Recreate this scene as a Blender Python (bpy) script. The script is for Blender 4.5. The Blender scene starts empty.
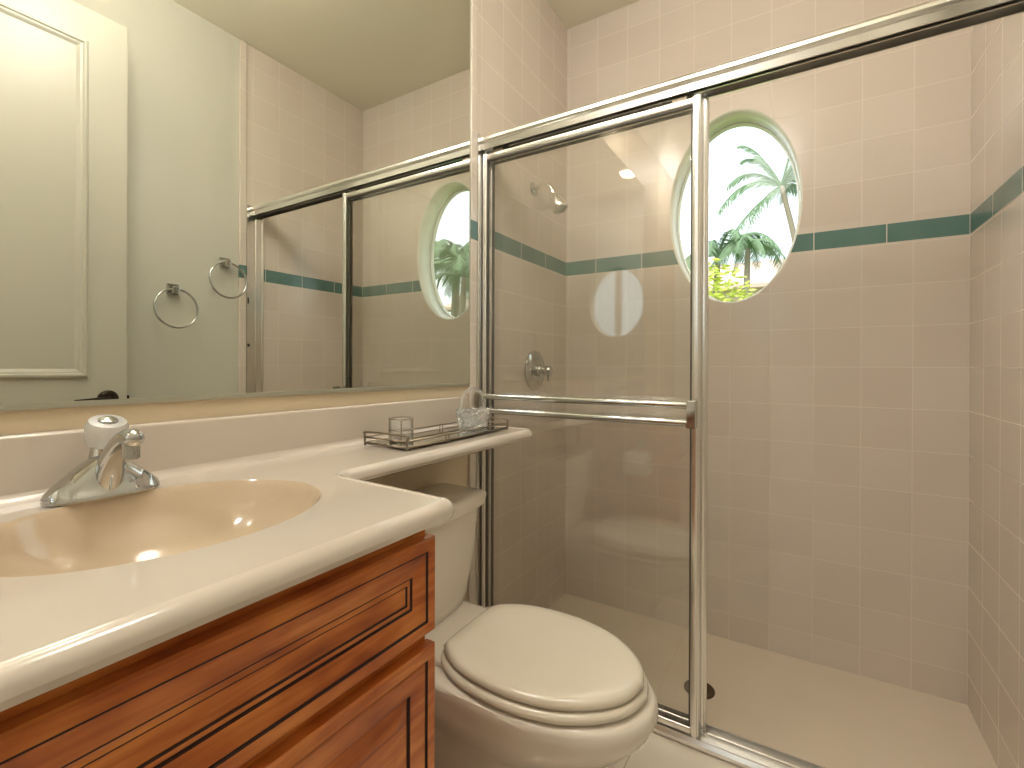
import bpy, bmesh, math, random
from mathutils import Vector, Matrix
from mathutils.geometry import tessellate_polygon
random.seed(7)
PI = math.pi
scene = bpy.context.scene
COL = scene.collection

# ------------------------------------------------------------------ camera
YAW, PITCH, ROLL = 0.5489, -0.0019, 0.0038
CAM = Vector((0.9834, 0.0, 1.1085))
F = Vector((-math.sin(YAW)*math.cos(PITCH), math.cos(YAW)*math.cos(PITCH), math.sin(PITCH)))
R0 = Vector((math.cos(YAW), math.sin(YAW), 0)); U0 = R0.cross(F)
R = math.cos(ROLL)*R0 + math.sin(ROLL)*U0; U = -math.sin(ROLL)*R0 + math.cos(ROLL)*U0
cd = bpy.data.cameras.new('camera'); cam = bpy.data.objects.new('camera', cd); COL.objects.link(cam)
m = Matrix((R, U, -F)).transposed().to_4x4(); m.translation = CAM
cam.matrix_world = m
cd.sensor_width = 36; cd.lens = 475.34*36/1024; cd.shift_y = (366.58-384)/1024; cd.clip_start = 0.01
scene.camera = cam

# ------------------------------------------------------------------ light
scene.view_settings.view_transform = 'Standard'; scene.view_settings.look = 'None'
scene.view_settings.gamma = 1; scene.view_settings.use_curve_mapping = False
scene.view_settings.exposure = 0.22
SKY_STRENGTH = 1.9
w = bpy.data.worlds.new('world'); scene.world = w; w.use_nodes = True
bg = w.node_tree.nodes['Background']; bg.inputs[0].default_value = (0.84, 0.93, 1.0, 1); bg.inputs[1].default_value = SKY_STRENGTH
sl = bpy.data.lights.new('sun', 'SUN'); sl.energy = 3.2; sl.angle = 0.02; sl.color = (1, .95, .86)
so = bpy.data.objects.new('sun', sl); COL.objects.link(so); so.rotation_euler = (math.radians(28), math.radians(-18), 0)

def area(name, loc, size, energy, color=(1, .975, .94), rot=(0, 0, 0)):
    l = bpy.data.lights.new(name, 'AREA'); l.shape = 'DISK'; l.size = size; l.energy = energy; l.color = color
    o = bpy.data.objects.new(name, l); COL.objects.link(o); o.location = loc; o.rotation_euler = rot
    return o
W, D, ZC = 1.449, 2.109, 2.742          # right wall, far wall, ceiling
NEAR = -1.60                            # near wall
ZF = 0.06                               # room floor (the shower floor is at 0)
YT = 1.32                               # where the tile begins
FILL_GLOBE_XY = (0.78, 0.62); CAN_LIGHT = (0.290, -1.12)
area('downlight_light', (CAN_LIGHT[0], CAN_LIGHT[1], ZC-0.02), 0.12, 7)

# ------------------------------------------------------------------ materials
def lin(c):
    return tuple((v/255/12.92 if v/255 <= .04045 else ((v/255+.055)/1.055)**2.4) for v in c) + (1,)
def mat(name, rgb, rough=.5, metal=0, spec=.5, coat=0, **kw):
    m = bpy.data.materials.new(name); m.use_nodes = True
    b = m.node_tree.nodes['Principled BSDF']
    b.inputs['Base Color'].default_value = lin(rgb); b.inputs['Roughness'].default_value = rough
    b.inputs['Metallic'].default_value = metal; b.inputs['Specular IOR Level'].default_value = spec
    b.inputs['Coat Weight'].default_value = coat; b.inputs['Coat Roughness'].default_value = .05
    for k, v in kw.items(): b.inputs[k.replace('_', ' ')].default_value = v
    return m
def N(m, t, **kw):
    n = m.node_tree.nodes.new(t)
    for k, v in kw.items(): setattr(n, k, v)
    return n
def L(m, a, b): m.node_tree.links.new(a, b)
def math_(m, op, a, b=None, c=None, clamp=False):
    n = N(m, 'ShaderNodeMath', operation=op, use_clamp=clamp)
    for i, v in enumerate((a, b, c)):
        if v is None: continue
        if isinstance(v, (int, float)): n.inputs[i].default_value = v
        else: L(m, v, n.inputs[i])
    return n.outputs[0]
def mix(m, fac, a, b):
    n = N(m, 'ShaderNodeMix', data_type='RGBA')
    if isinstance(fac, (int, float)): n.inputs[0].default_value = fac
    else: L(m, fac, n.inputs[0])
    for i, v in ((6, a), (7, b)):
        if isinstance(v, tuple): n.inputs[i].default_value = v
        else: L(m, v, n.inputs[i])
    return n.outputs[2]
def noisy(m, scale, amount, bump=0, detail=3, stretch=(1, 1, 1), bscale=None):
    """vary a principled material's colour gently and add a bump"""
    b = m.node_tree.nodes['Principled BSDF']
    tc = N(m, 'ShaderNodeTexCoord'); mp = N(m, 'ShaderNodeMapping'); mp.inputs['Scale'].default_value = stretch
    L(m, tc.outputs['Object'], mp.inputs[0])
    nz = N(m, 'ShaderNodeTexNoise'); nz.inputs['Scale'].default_value = scale; nz.inputs['Detail'].default_value = detail
    L(m, mp.outputs[0], nz.inputs['Vector'])
    c = tuple(b.inputs['Base Color'].default_value)
    dark = tuple(v*(1-amount) for v in c[:3]) + (1,)
    L(m, mix(m, nz.outputs['Fac'], dark, c), b.inputs['Base Color'])
    if bump:
        n2 = N(m, 'ShaderNodeTexNoise'); n2.inputs['Scale'].default_value = bscale or scale*6
        L(m, mp.outputs[0], n2.inputs['Vector'])
        bp = N(m, 'ShaderNodeBump'); bp.inputs['Strength'].default_value = bump; bp.inputs['Distance'].default_value = .002
        L(m, n2.outputs['Fac'], bp.inputs['Height']); L(m, bp.outputs[0], b.inputs['Normal'])
    return m

P = 0.1436
def tile_mat(name, axis, origin, tile=(224, 212, 200), grout=(229, 217, 205), vert=True):
    """square wall tiles with a teal border row; axis = horizontal world axis of the wall"""
    m = bpy.data.materials.new(name); m.use_nodes = True; b = m.node_tree.nodes['Principled BSDF']
    g = N(m, 'ShaderNodeNewGeometry'); s = N(m, 'ShaderNodeSeparateXYZ'); L(m, g.outputs['Position'], s.inputs[0])
    h = math_(m, 'DIVIDE', math_(m, 'SUBTRACT', origin+40*P, s.outputs[axis]), P)
    z = s.outputs[2]
    above = math_(m, 'GREATER_THAN', z, 1.578)
    zz = math_(m, 'ADD', z, math_(m, 'MULTIPLY', above, -(1.6343-1.5389)))
    v = math_(m, 'ADD', math_(m, 'DIVIDE', math_(m, 'SUBTRACT', zz, 0.1031), P), 20.0)
    band = math_(m, 'MULTIPLY', math_(m, 'GREATER_THAN', z, 1.5439), math_(m, 'LESS_THAN', z, 1.6123))
    def edge(t, k=P):   # distance to the nearest joint in metres
        f = math_(m, 'FRACT', t)
        return math_(m, 'MULTIPLY', math_(m, 'MINIMUM', f, math_(m, 'SUBTRACT', 1.0, f)), k)
    eh = edge(h); ev = edge(v)
    strip = math_(m, 'MULTIPLY', math_(m, 'GREATER_THAN', z, 1.6150), math_(m, 'LESS_THAN', z, 1.67))
    ev = math_(m, 'ADD', ev, strip)
    eb = math_(m, 'MINIMUM', math_(m, 'ABSOLUTE', math_(m, 'SUBTRACT', z, 1.5439)), math_(m, 'ABSOLUTE', math_(m, 'SUBTRACT', z, 1.6123)))
    hb = math_(m, 'DIVIDE', math_(m, 'SUBTRACT', origin+40*.216, s.outputs[axis]), .216)
    ehb = edge(hb, .216)
    e0 = math_(m, 'MINIMUM', eh, ev)
    e1 = math_(m, 'MINIMUM', ehb, eb)
    # choose band joints inside the band
    e = math_(m, 'ADD', math_(m, 'MULTIPLY', e0, math_(m, 'SUBTRACT', 1.0, band)), math_(m, 'MULTIPLY', e1, band))
    joint = math_(m, 'SUBTRACT', 1.0, math_(m, 'MULTIPLY_ADD', e, 1/0.0012, -0.7), clamp=True)
    joint = math_(m, 'MAXIMUM', math_(m, 'MINIMUM', joint, 1.0), 0.0)
    # every tile a slightly different tone
    cx = N(m, 'ShaderNodeCombineXYZ'); L(m, math_(m, 'FLOOR', h), cx.inputs[0]); L(m, math_(m, 'FLOOR', v), cx.inputs[1])
    wn = N(m, 'ShaderNodeTexWhiteNoise'); L(m, cx.outputs[0], wn.inputs['Vector'])
    t0 = lin(tile); t1 = tuple(a*k for a, k in zip(t0[:3], (.955, .94, .93))) + (1,)
    base = mix(m, wn.outputs['Value'], t0, t1)
    nz = N(m, 'ShaderNodeTexNoise'); nz.inputs['Scale'].default_value = 9; L(m, g.outputs['Position'], nz.inputs['Vector'])
    teal = mix(m, nz.outputs['Fac'], lin((84, 116, 110)), lin((108, 142, 134)))
    col = mix(m, band, base, teal)
    col = mix(m, joint, col, lin(grout))
    L(m, col, b.inputs['Base Color'])
    L(m, math_(m, 'MULTIPLY_ADD', joint, .4, .16), b.inputs['Roughness'])
    n2 = N(m, 'ShaderNodeTexNoise'); n2.inputs['Scale'].default_value = 14; L(m, g.outputs['Position'], n2.inputs['Vector'])
    hgt = math_(m, 'ADD', math_(m, 'MULTIPLY', joint, -.5), math_(m, 'MULTIPLY', n2.outputs['Fac'], .25))
    hgt = math_(m, 'ADD', hgt, math_(m, 'MULTIPLY', wn.outputs['Value'], .0))
    bp = N(m, 'ShaderNodeBump'); bp.inputs['Strength'].default_value = .35; bp.inputs['Distance'].default_value = .002
    L(m, hgt, bp.inputs['Height']); L(m, bp.outputs[0], b.inputs['Normal'])
    return m
def floor_mat(name, size, rgb, grout, rot=0, origin=(0, 0), wd=.0015, rough=.22):
    m = bpy.data.materials.new(name); m.use_nodes = True; b = m.node_tree.nodes['Principled BSDF']
    g = N(m, 'ShaderNodeNewGeometry'); mp = N(m, 'ShaderNodeMapping')
    mp.inputs['Rotation'].default_value = (0, 0, rot); mp.inputs['Location'].default_value = (origin[0], origin[1], 0)
    L(m, g.outputs['Position'], mp.inputs[0]); s = N(m, 'ShaderNodeSeparateXYZ'); L(m, mp.outputs[0], s.inputs[0])
    es = []
    for i in (0, 1):
        f = math_(m, 'FRACT', math_(m, 'ADD', math_(m, 'DIVIDE', s.outputs[i], size), 50.0))
        es.append(math_(m, 'MULTIPLY', math_(m, 'MINIMUM', f, math_(m, 'SUBTRACT', 1.0, f)), size))
    e = math_(m, 'MINIMUM', es[0], es[1])
    joint = math_(m, 'MAXIMUM', math_(m, 'MINIMUM', math_(m, 'SUBTRACT', 1.6, math_(m, 'DIVIDE', e, wd)), 1.0), 0.0)
    nz = N(m, 'ShaderNodeTexNoise'); nz.inputs['Scale'].default_value = 5; nz.inputs['Detail'].default_value = 6; L(m, g.outputs['Position'], nz.inputs['Vector'])
    c = lin(rgb); base = mix(m, nz.outputs['Fac'], tuple(v*.9 for v in c[:3])+(1,), c)
    L(m, mix(m, joint, base, lin(grout)), b.inputs['Base Color'])
    b.inputs['Roughness'].default_value = rough
    bp = N(m, 'ShaderNodeBump'); bp.inputs['Strength'].default_value = .3; bp.inputs['Distance'].default_value = .001
    L(m, math_(m, 'SUBTRACT', nz.outputs['Fac'], joint), bp.inputs['Height']); L(m, bp.outputs[0], b.inputs['Normal'])
    return m
def thin_glass(name, tint=(.93, .95, .9), f0=.04, rough=0.0):
    m = bpy.data.materials.new(name); m.use_nodes = True; nt = m.node_tree; nt.nodes.clear()
    out = N(m, 'ShaderNodeOutputMaterial'); tr = N(m, 'ShaderNodeBsdfTransparent'); tr.inputs[0].default_value = tint + (1,)
    gl = N(m, 'ShaderNodeBsdfGlossy'); gl.inputs['Roughness'].default_value = rough
    g = N(m, 'ShaderNodeNewGeometry'); d = N(m, 'ShaderNodeVectorMath', operation='DOT_PRODUCT')
    L(m, g.outputs['Incoming'], d.inputs[0]); L(m, g.outputs['Normal'], d.inputs[1])
    c = math_(m, 'ABSOLUTE', d.outputs['Value'])
    fr = math_(m, 'MULTIPLY_ADD', math_(m, 'POWER', math_(m, 'SUBTRACT', 1.0, c, clamp=True), 5.0), 1-f0, f0)
    mx = N(m, 'ShaderNodeMixShader'); L(m, fr, mx.inputs[0]); L(m, tr.outputs[0], mx.inputs[1]); L(m, gl.outputs[0], mx.inputs[2])
    L(m, mx.outputs[0], out.inputs[0]); return m
def emit(name, rgb, s):
    m = bpy.data.materials.new(name); m.use_nodes = True; b = m.node_tree.nodes['Principled BSDF']
    b.inputs['Base Color'].default_value = lin(rgb); b.inputs['Emission Color'].default_value = lin(rgb); b.inputs['Emission Strength'].default_value = s
    return m
def wood_mat():
    m = bpy.data.materials.new('stained_cherry_wood'); m.use_nodes = True; b = m.node_tree.nodes['Principled BSDF']
    g = N(m, 'ShaderNodeNewGeometry'); mp = N(m, 'ShaderNodeMapping'); mp.inputs['Scale'].default_value = (6, 2.2, 26)
    L(m, g.outputs['Position'], mp.inputs[0])
    nz = N(m, 'ShaderNodeTexNoise'); nz.inputs['Scale'].default_value = 2.5; nz.inputs['Detail'].default_value = 9; nz.inputs['Distortion'].default_value = .6
    L(m, mp.outputs[0], nz.inputs['Vector'])
    mp2 = N(m, 'ShaderNodeMapping'); mp2.inputs['Scale'].default_value = (8, 9, 14); L(m, g.outputs['Position'], mp2.inputs[0])
    n2 = N(m, 'ShaderNodeTexNoise'); n2.inputs['Scale'].default_value = 1.2; n2.inputs['Detail'].default_value = 2; L(m, mp2.outputs[0], n2.inputs['Vector'])
    f = math_(m, 'ADD', math_(m, 'MULTIPLY', nz.outputs['Fac'], .55), math_(m, 'MULTIPLY', n2.outputs['Fac'], .55))
    r = N(m, 'ShaderNodeValToRGB'); e = r.color_ramp.elements
    e[0].position = .35; e[0].color = lin((140, 60, 18)); e[1].position = .72; e[1].color = lin((226, 142, 68))
    k = r.color_ramp.elements.new(.53); k.color = lin((192, 102, 40))
    L(m, f, r.inputs[0]); L(m, r.outputs[0], b.inputs['Base Color'])
    b.inputs['Roughness'].default_value = .33; b.inputs['Coat Weight'].default_value = .25; b.inputs['Coat Roughness'].default_value = .2
    return m
T_LEFT = tile_mat('tile_side_wall', 1, D)
T_FAR = tile_mat('tile_far_wall', 0, W)
PAINT_L = noisy(mat('cream_wall_paint', (226, 208, 178), .5), 3, .04, .15, bscale=160)
PAINT_R = noisy(mat('pale_grey_wall_paint', (212, 209, 196), .5), 3, .04, .15, bscale=160)
CEIL = noisy(mat('ceiling_paint', (238, 232, 212), .6), 2, .03)
REVEAL = mat('window_reveal_paint', (240, 238, 224), .25)
FLOOR = floor_mat('room_floor_tile', .305, (240, 229, 214), (190, 172, 150), 0, (.02, .06), rough=.16)
PAN = floor_mat('shower_floor_tile', .205, (238, 223, 203), (232, 218, 198), PI/4, (.05, .03), wd=.001, rough=.3)
MARBLE = noisy(mat('cultured_marble', (212, 200, 187), .12, coat=.5), 4, .035)
BASIN = noisy(mat('cultured_marble_basin', (207, 187, 161), .12, coat=.5), 4, .03)
CERAMIC = mat('bone_vitreous_china', (238, 228, 214), .1, coat=.5)
SEATM = mat('bone_seat_plastic', (234, 224, 207), .16, coat=.3)
CHROME = mat('chrome', (200, 201, 200), .06, 1)
ALU = mat('polished_aluminium', (240, 238, 234), .24, 1)
BRONZE = mat('dark_bronze', (50, 40, 34), .35, .8)
DARK = mat('dark_rubber', (20, 17, 15), .6)
NICKEL = mat('tarnished_nickel', (146, 134, 118), .28, .9)
WOOD = wood_mat()
GLAZE = mat('dark_glaze_line', (48, 16, 8), .45)
MIRROR = mat('mirror_silver', (222, 224, 216), 0.0, 1)
MEDGE = mat('mirror_edge', (176, 174, 158), .3, .3)
GLASS = thin_glass('shower_glass', (1, 1, .99), .065)
WGLASS = thin_glass('window_glass', (.98, .99, .98), .01)
DOORM = mat('cream_door_paint', (202, 198, 184), .32)
WHITE = mat('white_plastic', (240, 238, 230), .35)
PAPER = noisy(mat('tissue_paper', (245, 240, 232), .9), 40, .03, .3)
def real_glass(name, tint, rough=0.02):
    m = bpy.data.materials.new(name); m.use_nodes = True; b = m.node_tree.nodes['Principled BSDF']
    b.inputs['Base Color'].default_value = tint+(1,); b.inputs['Transmission Weight'].default_value = 1; b.inputs['Roughness'].default_value = rough; b.inputs['IOR'].default_value = 1.45
    return m
CRYSTAL = real_glass('clear_cut_glass', (1, 1, 1), .04); CRYSTAL.node_tree.nodes['Principled BSDF'].inputs['Transmission Weight'].default_value = .86
ACRYL = real_glass('clear_acrylic', (.96, .96, .95), .22); ACRYL.node_tree.nodes['Principled BSDF'].inputs['Transmission Weight'].default_value = .6
WAX = mat('pale_candle_wax', (205, 196, 176), .5)

# ------------------------------------------------------------------ mesh helpers
def obj(name, bm, m, parent=None, smooth=False, bevel=0, auto=None):
    me = bpy.data.meshes.new(name)
    bmesh.ops.recalc_face_normals(bm, faces=bm.faces)
    bm.to_mesh(me); bm.free()
    for x in (m if isinstance(m, (list, tuple)) else [m]): me.materials.append(x)
    o = bpy.data.objects.new(name, me); COL.objects.link(o)
    if parent: o.parent = parent
    if smooth:
        for p in me.polygons: p.use_smooth = True
        if auto is not None: me.set_sharp_from_angle(angle=math.radians(auto))
    if bevel:
        b = o.modifiers.new('bevel', 'BEVEL'); b.width = bevel; b.segments = 3; b.limit_method = 'ANGLE'; b.angle_limit = math.radians(40)
    return o
def tag(o, label, cat, group=None, kind=None):
    o['label'] = label; o['category'] = cat
    if group: o['group'] = group
    if kind: o['kind'] = kind
    return o
def thing(name, label, cat, loc=(0, 0, 0), group=None, rz=0):
    o = bpy.data.objects.new(name, None); COL.objects.link(o); o.location = loc; o.rotation_euler = (0, 0, rz)
    o.empty_display_size = .05
    return tag(o, label, cat, group)
def struct(o):
    o['kind'] = 'structure'; return o
def nb(): return bmesh.new()
def box(bm, x0, x1, y0, y1, z0, z1, mi=0):
    vs = [bm.verts.new(p) for p in ((x0,y0,z0),(x1,y0,z0),(x1,y1,z0),(x0,y1,z0),(x0,y0,z1),(x1,y0,z1),(x1,y1,z1),(x0,y1,z1))]
    for f in ((0,3,2,1),(4,5,6,7),(0,1,5,4),(1,2,6,5),(2,3,7,6),(3,0,4,7)):
        fc = bm.faces.new([vs[i] for i in f]); fc.material_index = mi
    return bm
def loft(bm, rings, cap0=True, cap1=True, mi=0, closed=True):
    rs = [[bm.verts.new(p) for p in r] for r in rings]; n = len(rs[0])
    for a, b in zip(rs, rs[1:]):
        for i in range(n if closed else n-1):
            j = (i+1) % n
            f = bm.faces.new((a[i], a[j], b[j], b[i])); f.material_index = mi
    if cap0: bm.faces.new(rs[0]).material_index = mi
    if cap1: bm.faces.new(rs[-1]).material_index = mi
    return rs
def frame(d):
    d = Vector(d).normalized(); a = Vector((0, 0, 1)) if abs(d.z) < .9 else Vector((1, 0, 0))
    u = d.cross(a).normalized(); return u, d.cross(u).normalized()
def lathe(bm, prof, org, ax=(0, 0, 1), n=32, mi=0, cap0=True, cap1=True):
    """prof = [(radius, distance along axis)]"""
    d = Vector(ax).normalized(); u, v = frame(d); o = Vector(org)
    rings = [[o+d*h+(u*math.cos(2*PI*i/n)+v*math.sin(2*PI*i/n))*max(r, 1e-5) for i in range(n)] for r, h in prof]
    return loft(bm, rings, cap0, cap1, mi)
def tube(bm, pts, r, n=12, closed=False, mi=0):
    pts = [Vector(p) for p in pts]; k = len(pts); rings = []
    rr = r if isinstance(r, (list, tuple)) else [r]*k
    u = None
    for i, p in enumerate(pts):
        if closed: t = pts[(i+1) % k]-pts[i-1]
        else: t = pts[min(i+1, k-1)]-pts[max(i-1, 0)]
        t.normalize()
        if u is None: u = frame(t)[0]
        u = (u-t*u.dot(t)).normalized(); v = t.cross(u)
        rings.append([p+(u*math.cos(2*PI*j/n)+v*math.sin(2*PI*j/n))*rr[i] for j in range(n)])
    if closed:
        rs = [[bm.verts.new(q) for q in r_] for r_ in rings]
        for i in range(k):
            a, b = rs[i], rs[(i+1) % k]
            for j in range(n): bm.faces.new((a[j], a[(j+1) % n], b[(j+1) % n], b[j])).material_index = mi
    else: loft(bm, rings, mi=mi)
    return bm
def spline(pts, n=8):
    pts = [Vector(p) for p in pts]; out = []
    P_ = [pts[0]*2-pts[1]]+pts+[pts[-1]*2-pts[-2]]
    for i in range(1, len(P_)-2):
        a, b, c, d = P_[i-1:i+3]
        for k in range(n):
            t = k/n; out.append(.5*((2*b)+(c-a)*t+(2*a-5*b+4*c-d)*t*t+(3*b-a-3*c+d)*t**3))
    out.append(pts[-1]); return out
def prism(bm, prof, axis, a, b, mi=0):
    """extrude a 2-D profile along an axis; prof gives the other two coordinates"""
    def mk(s, p):
        return {0: (s, p[0], p[1]), 1: (p[0], s, p[1]), 2: (p[0], p[1], s)}[axis]
    loft(bm, [[mk(a, p) for p in prof], [mk(b, p) for p in prof]], mi=mi); return bm
def roundpoly(pts, r, seg=6):
    """round the corners of a 2-D polygon; r one radius or one per corner"""
    out = []; n = len(pts)
    for i, p in enumerate(pts):
        q = r[i] if isinstance(r, (list, tuple)) else r
        p = Vector(p); a = Vector(pts[i-1]); b = Vector(pts[(i+1) % n])
        if q <= 0: out.append(tuple(p)); continue
        da = (a-p).normalized(); db = (b-p).normalized()
        ang = da.angle(db); dist = q/math.tan(ang/2); s = p+da*dist; e = p+db*dist
        c = p+(da+db).normalized()*(q/math.sin(ang/2))
        a0 = math.atan2(*(s-c).yx); a1 = math.atan2(*(e-c).yx)
        dd = (a1-a0+PI) % (2*PI)-PI
        for k in range(seg+1):
            t = a0+dd*k/seg; out.append((c.x+q*math.cos(t), c.y+q*math.sin(t)))
    return out
def inset(poly, d):
    """inward offset of a counter-clockwise 2-D polygon"""
    n = len(poly); out = []
    for i in range(n):
        a, p, b = Vector(poly[i-1]), Vector(poly[i]), Vector(poly[(i+1) % n])
        e1 = (p-a).normalized(); e2 = (b-p).normalized()
        n1 = Vector((-e1.y, e1.x)); n2 = Vector((-e2.y, e2.x)); s = (n1+n2)
        s = s.normalized(); k = d/max(.4, s.dot(n1)); out.append((p.x+s.x*k, p.y+s.y*k))
    return out

# ------------------------------------------------------------------ setting
bm = nb(); T = .12
box(bm, -T, 0, NEAR-T, YT, -.2, ZC+.1, 0); box(bm, -T, 0, YT, D+.2, -.2, ZC+.1, 1)
struct(obj('wall_left', bm, [PAINT_L, T_LEFT]))
bm = nb()
box(bm, W, W+T, NEAR-T, YT, -.2, ZC+.1, 0); box(bm, W, W+T, YT, D+.2, -.2, ZC+.1, 1)
struct(obj('wall_right', bm, [PAINT_R, T_LEFT]))
bm = nb(); box(bm, -T, W+T, NEAR-T, D+.2, ZC, ZC+.1); struct(obj('ceiling', bm, CEIL))
bm = nb(); box(bm, 0, W, NEAR, 1.375, ZF-.16, ZF); struct(obj('floor', bm, FLOOR))
# recessed shower floor with a slight fall to the drain
DR = (.684, 1.735)
bm = nb(); nx, ny = 24, 14; g = []
for j in range(ny+1):
    row = []
    for i in range(nx+1):
        x = W*i/nx; y = 1.44+(D-1.44)*j/ny; r = math.hypot(x-DR[0], y-DR[1])
        row.append(bm.verts.new((x, y, -.006+.008*min(1, r/.7))))
    g.append(row)
for j in range(ny):
    for i in range(nx): bm.faces.new((g[j][i], g[j][i+1], g[j+1][i+1], g[j+1][i]))
ed = [e for e in bm.edges if e.is_boundary]
r_ = bmesh.ops.extrude_edge_only(bm, edges=ed)
for v_ in [q for q in r_['geom'] if isinstance(q, bmesh.types.BMVert)]: v_.co.z = -.1
struct(obj('floor', bm, PAN, smooth=True, auto=30)); bpy.data.objects['floor.001'].name = 'shower_floor'
bm = nb(); box(bm, 0, W, 1.375, 1.44, -.1, ZF+.006)
struct(obj('trim_1', bm, mat('curb_tile', (226, 208, 186), .2), bevel=.003))

# walls with an oval hole
def oval_wall(name, y0, y1, cx, cz, rx, rz, mats, x0=0, x1=W, z0=-.1, z1=ZC):
    bm = nb(); n = 96; a = []
    cor = [(x1, z1), (x0, z1), (x0, z0), (x1, z0)]
    angs = sorted([2*PI*i/n for i in range(n)]+[math.atan2(c[1]-cz, c[0]-cx) % (2*PI) for c in cor])
    def out(t):
        dx, dz = math.cos(t), math.sin(t)
        k = min(((x1-cx) if dx > 0 else (x0-cx))/dx if abs(dx) > 1e-9 else 9e9, ((z1-cz) if dz > 0 else (z0-cz))/dz if abs(dz) > 1e-9 else 9e9)
        return cx+dx*k, cz+dz*k
    def inn(t):
        dx, dz = math.cos(t), math.sin(t); k = 1/math.sqrt((dx/rx)**2+(dz/rz)**2); return cx+dx*k, cz+dz*k
    def inn2(t):
        dx, dz = math.cos(t), math.sin(t); k = 1/math.sqrt((dx/(rx-.008))**2+(dz/(rz-.008))**2); return cx+dx*k, cz+dz*k
    yi = y0+.008 if y1 > y0 else y0-.008
    rows = [[(out(t)[0], y0, out(t)[1]) for t in angs], [(inn(t)[0], y0, inn(t)[1]) for t in angs],
            [(inn2(t)[0], yi, inn2(t)[1]) for t in angs], [(inn2(t)[0], y1, inn2(t)[1]) for t in angs], [(out(t)[0], y1, out(t)[1]) for t in angs]]
    vs = [[bm.verts.new(p) for p in r] for r in rows]; k = len(angs)
    for ri in range(4):
        for i in range(k):
            j = (i+1) % k; f = bm.faces.new((vs[ri][i], vs[ri][j], vs[ri+1][j], vs[ri+1][i])); f.material_index = 1 if ri in (1, 2) else 0
            f.smooth = ri in (1, 2)
    for i in range(k):
        j = (i+1) % k; bm.faces.new((vs[4][i], vs[4][j], vs[0][j], vs[0][i]))
    return struct(obj(name, bm, mats))
WX, WZ, WRX, WRZ = .735, 1.757, .246, .392
oval_wall('wall_far', D, D+.135, WX, WZ, WRX, WRZ, [T_FAR, REVEAL])
NX, NZ, NRX, NRZ = .56, 1.72, .27, .34
oval_wall('wall_near', NEAR, NEAR-.12, NX, NZ, NRX, NRZ, [PAINT_R, REVEAL])

def oval_window(name, cx, cz, rx, rz, y, th, bar=False):
    e = bpy.data.objects.new(name, None); COL.objects.link(e); struct(e); e.location = (cx, y, cz)
    bm = nb(); n = 80
    pr = [(rx, -th), (rx-.004, -th), (rx-.007, -th*.4), (rx-.007, th), (rx, th)]
    rows = []
    for i in range(n):
        t = 2*PI*i/n; rows.append([(q[0]*math.cos(t), q[1], (q[0]+rz-rx)*math.sin(t)) for q in pr])
    vs = [[bm.verts.new(p) for p in r] for r in rows]
    for i in range(n):
        a, b = vs[i], vs[(i+1) % n]
        for j in range(len(pr)): bm.faces.new((a[j], a[(j+1) % len(pr)], b[(j+1) % len(pr)], b[j]))
    obj('window_frame', bm, REVEAL, e, smooth=True, auto=35)
    bm = nb(); loft(bm, [[((rx-.006)*math.cos(2*PI*i/n), s, (rz-.006)*math.sin(2*PI*i/n)) for i in range(n)] for s in (-.003, .003)])
    obj('pane', bm, WGLASS, e)
    if bar:
        bm = nb(); box(bm, -.03, .03, -th, th, -rz+.01, rz-.01); obj('mullion', bm, REVEAL, e)
    return e
oval_window('window_1', WX, WZ, WRX-.009, WRZ-.009, D+.120, .012)
oval_window('window_2', NX, NZ, NRX-.009, NRZ-.009, NEAR-.08, .014, True)

# bullnose tile trims where tile starts, baseboards
for nm, x0, x1 in (('trim_2', 0, .010), ('trim_3', W-.010, W)):
    bm = nb(); box(bm, x0, x1, YT, YT+.036, ZF, ZC); struct(obj(nm, bm, T_LEFT, bevel=.004))
bm = nb(); prism(bm, [(W, ZF), (W-.014, ZF), (W-.014, ZF+.09), (W-.008, ZF+.11), (W, ZF+.112)], 1, NEAR, YT); struct(obj('baseboard_right', bm, DOORM))
bm = nb(); prism(bm, [(0, ZF), (.014, ZF), (.014, ZF+.09), (.008, ZF+.11), (0, ZF+.112)], 1, .58, YT); struct(obj('baseboard_left', bm, DOORM))

# ------------------------------------------------------------------ door standing open along the right wall
DX0, DX1 = 1.29, 1.328; DY0, DY1 = -.02, .803; DZ0, DZ1 = ZF+.012, 2.424
d = bpy.data.objects.new('door_1', None); COL.objects.link(d); struct(d)
bm = nb(); box(bm, DX0, DX1, DY0, DY1, DZ0, DZ1); obj('door_leaf', bm, DOORM, d, bevel=.002)
def panel_mould(y0, y1, z0, z1):
    bm = nb()
    prof = [(0, 0), (.004, .008), (.010, .013), (.016, .013), (.020, .008), (.026, .007), (.032, .003), (.036, 0)]
    rings = []
    for ins, dep in prof:
        rings.append([(DX0-dep, y0+ins, z0+ins), (DX0-dep, y1-ins, z0+ins), (DX0-dep, y1-ins, z1-ins), (DX0-dep, y0+ins, z1-ins)])
    loft(bm, rings, False, False)
    return obj('panel_moulding', bm, DOORM, d)
panel_mould(.10, .684, 1.055, 2.305); panel_mould(.10, .684, .22, .86)
hz, hy = .976, .742
bm = nb()
lathe(bm, [(0, 0), (.033, 0), (.033, .006), (.026, .011), (.012, .014), (.011, .045), (0, .046)], (DX0, hy, hz), (-1, 0, 0))
tube(bm, [(DX0-.040, hy+.006, hz), (DX0-.046, hy-.03, hz+.002), (DX0-.046, hy-.075, hz), (DX0-.046, hy-.110, hz-.002)], [.009, .008, .007, .006])
obj('door_handle', bm, BRONZE, d, smooth=True, auto=40)
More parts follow.
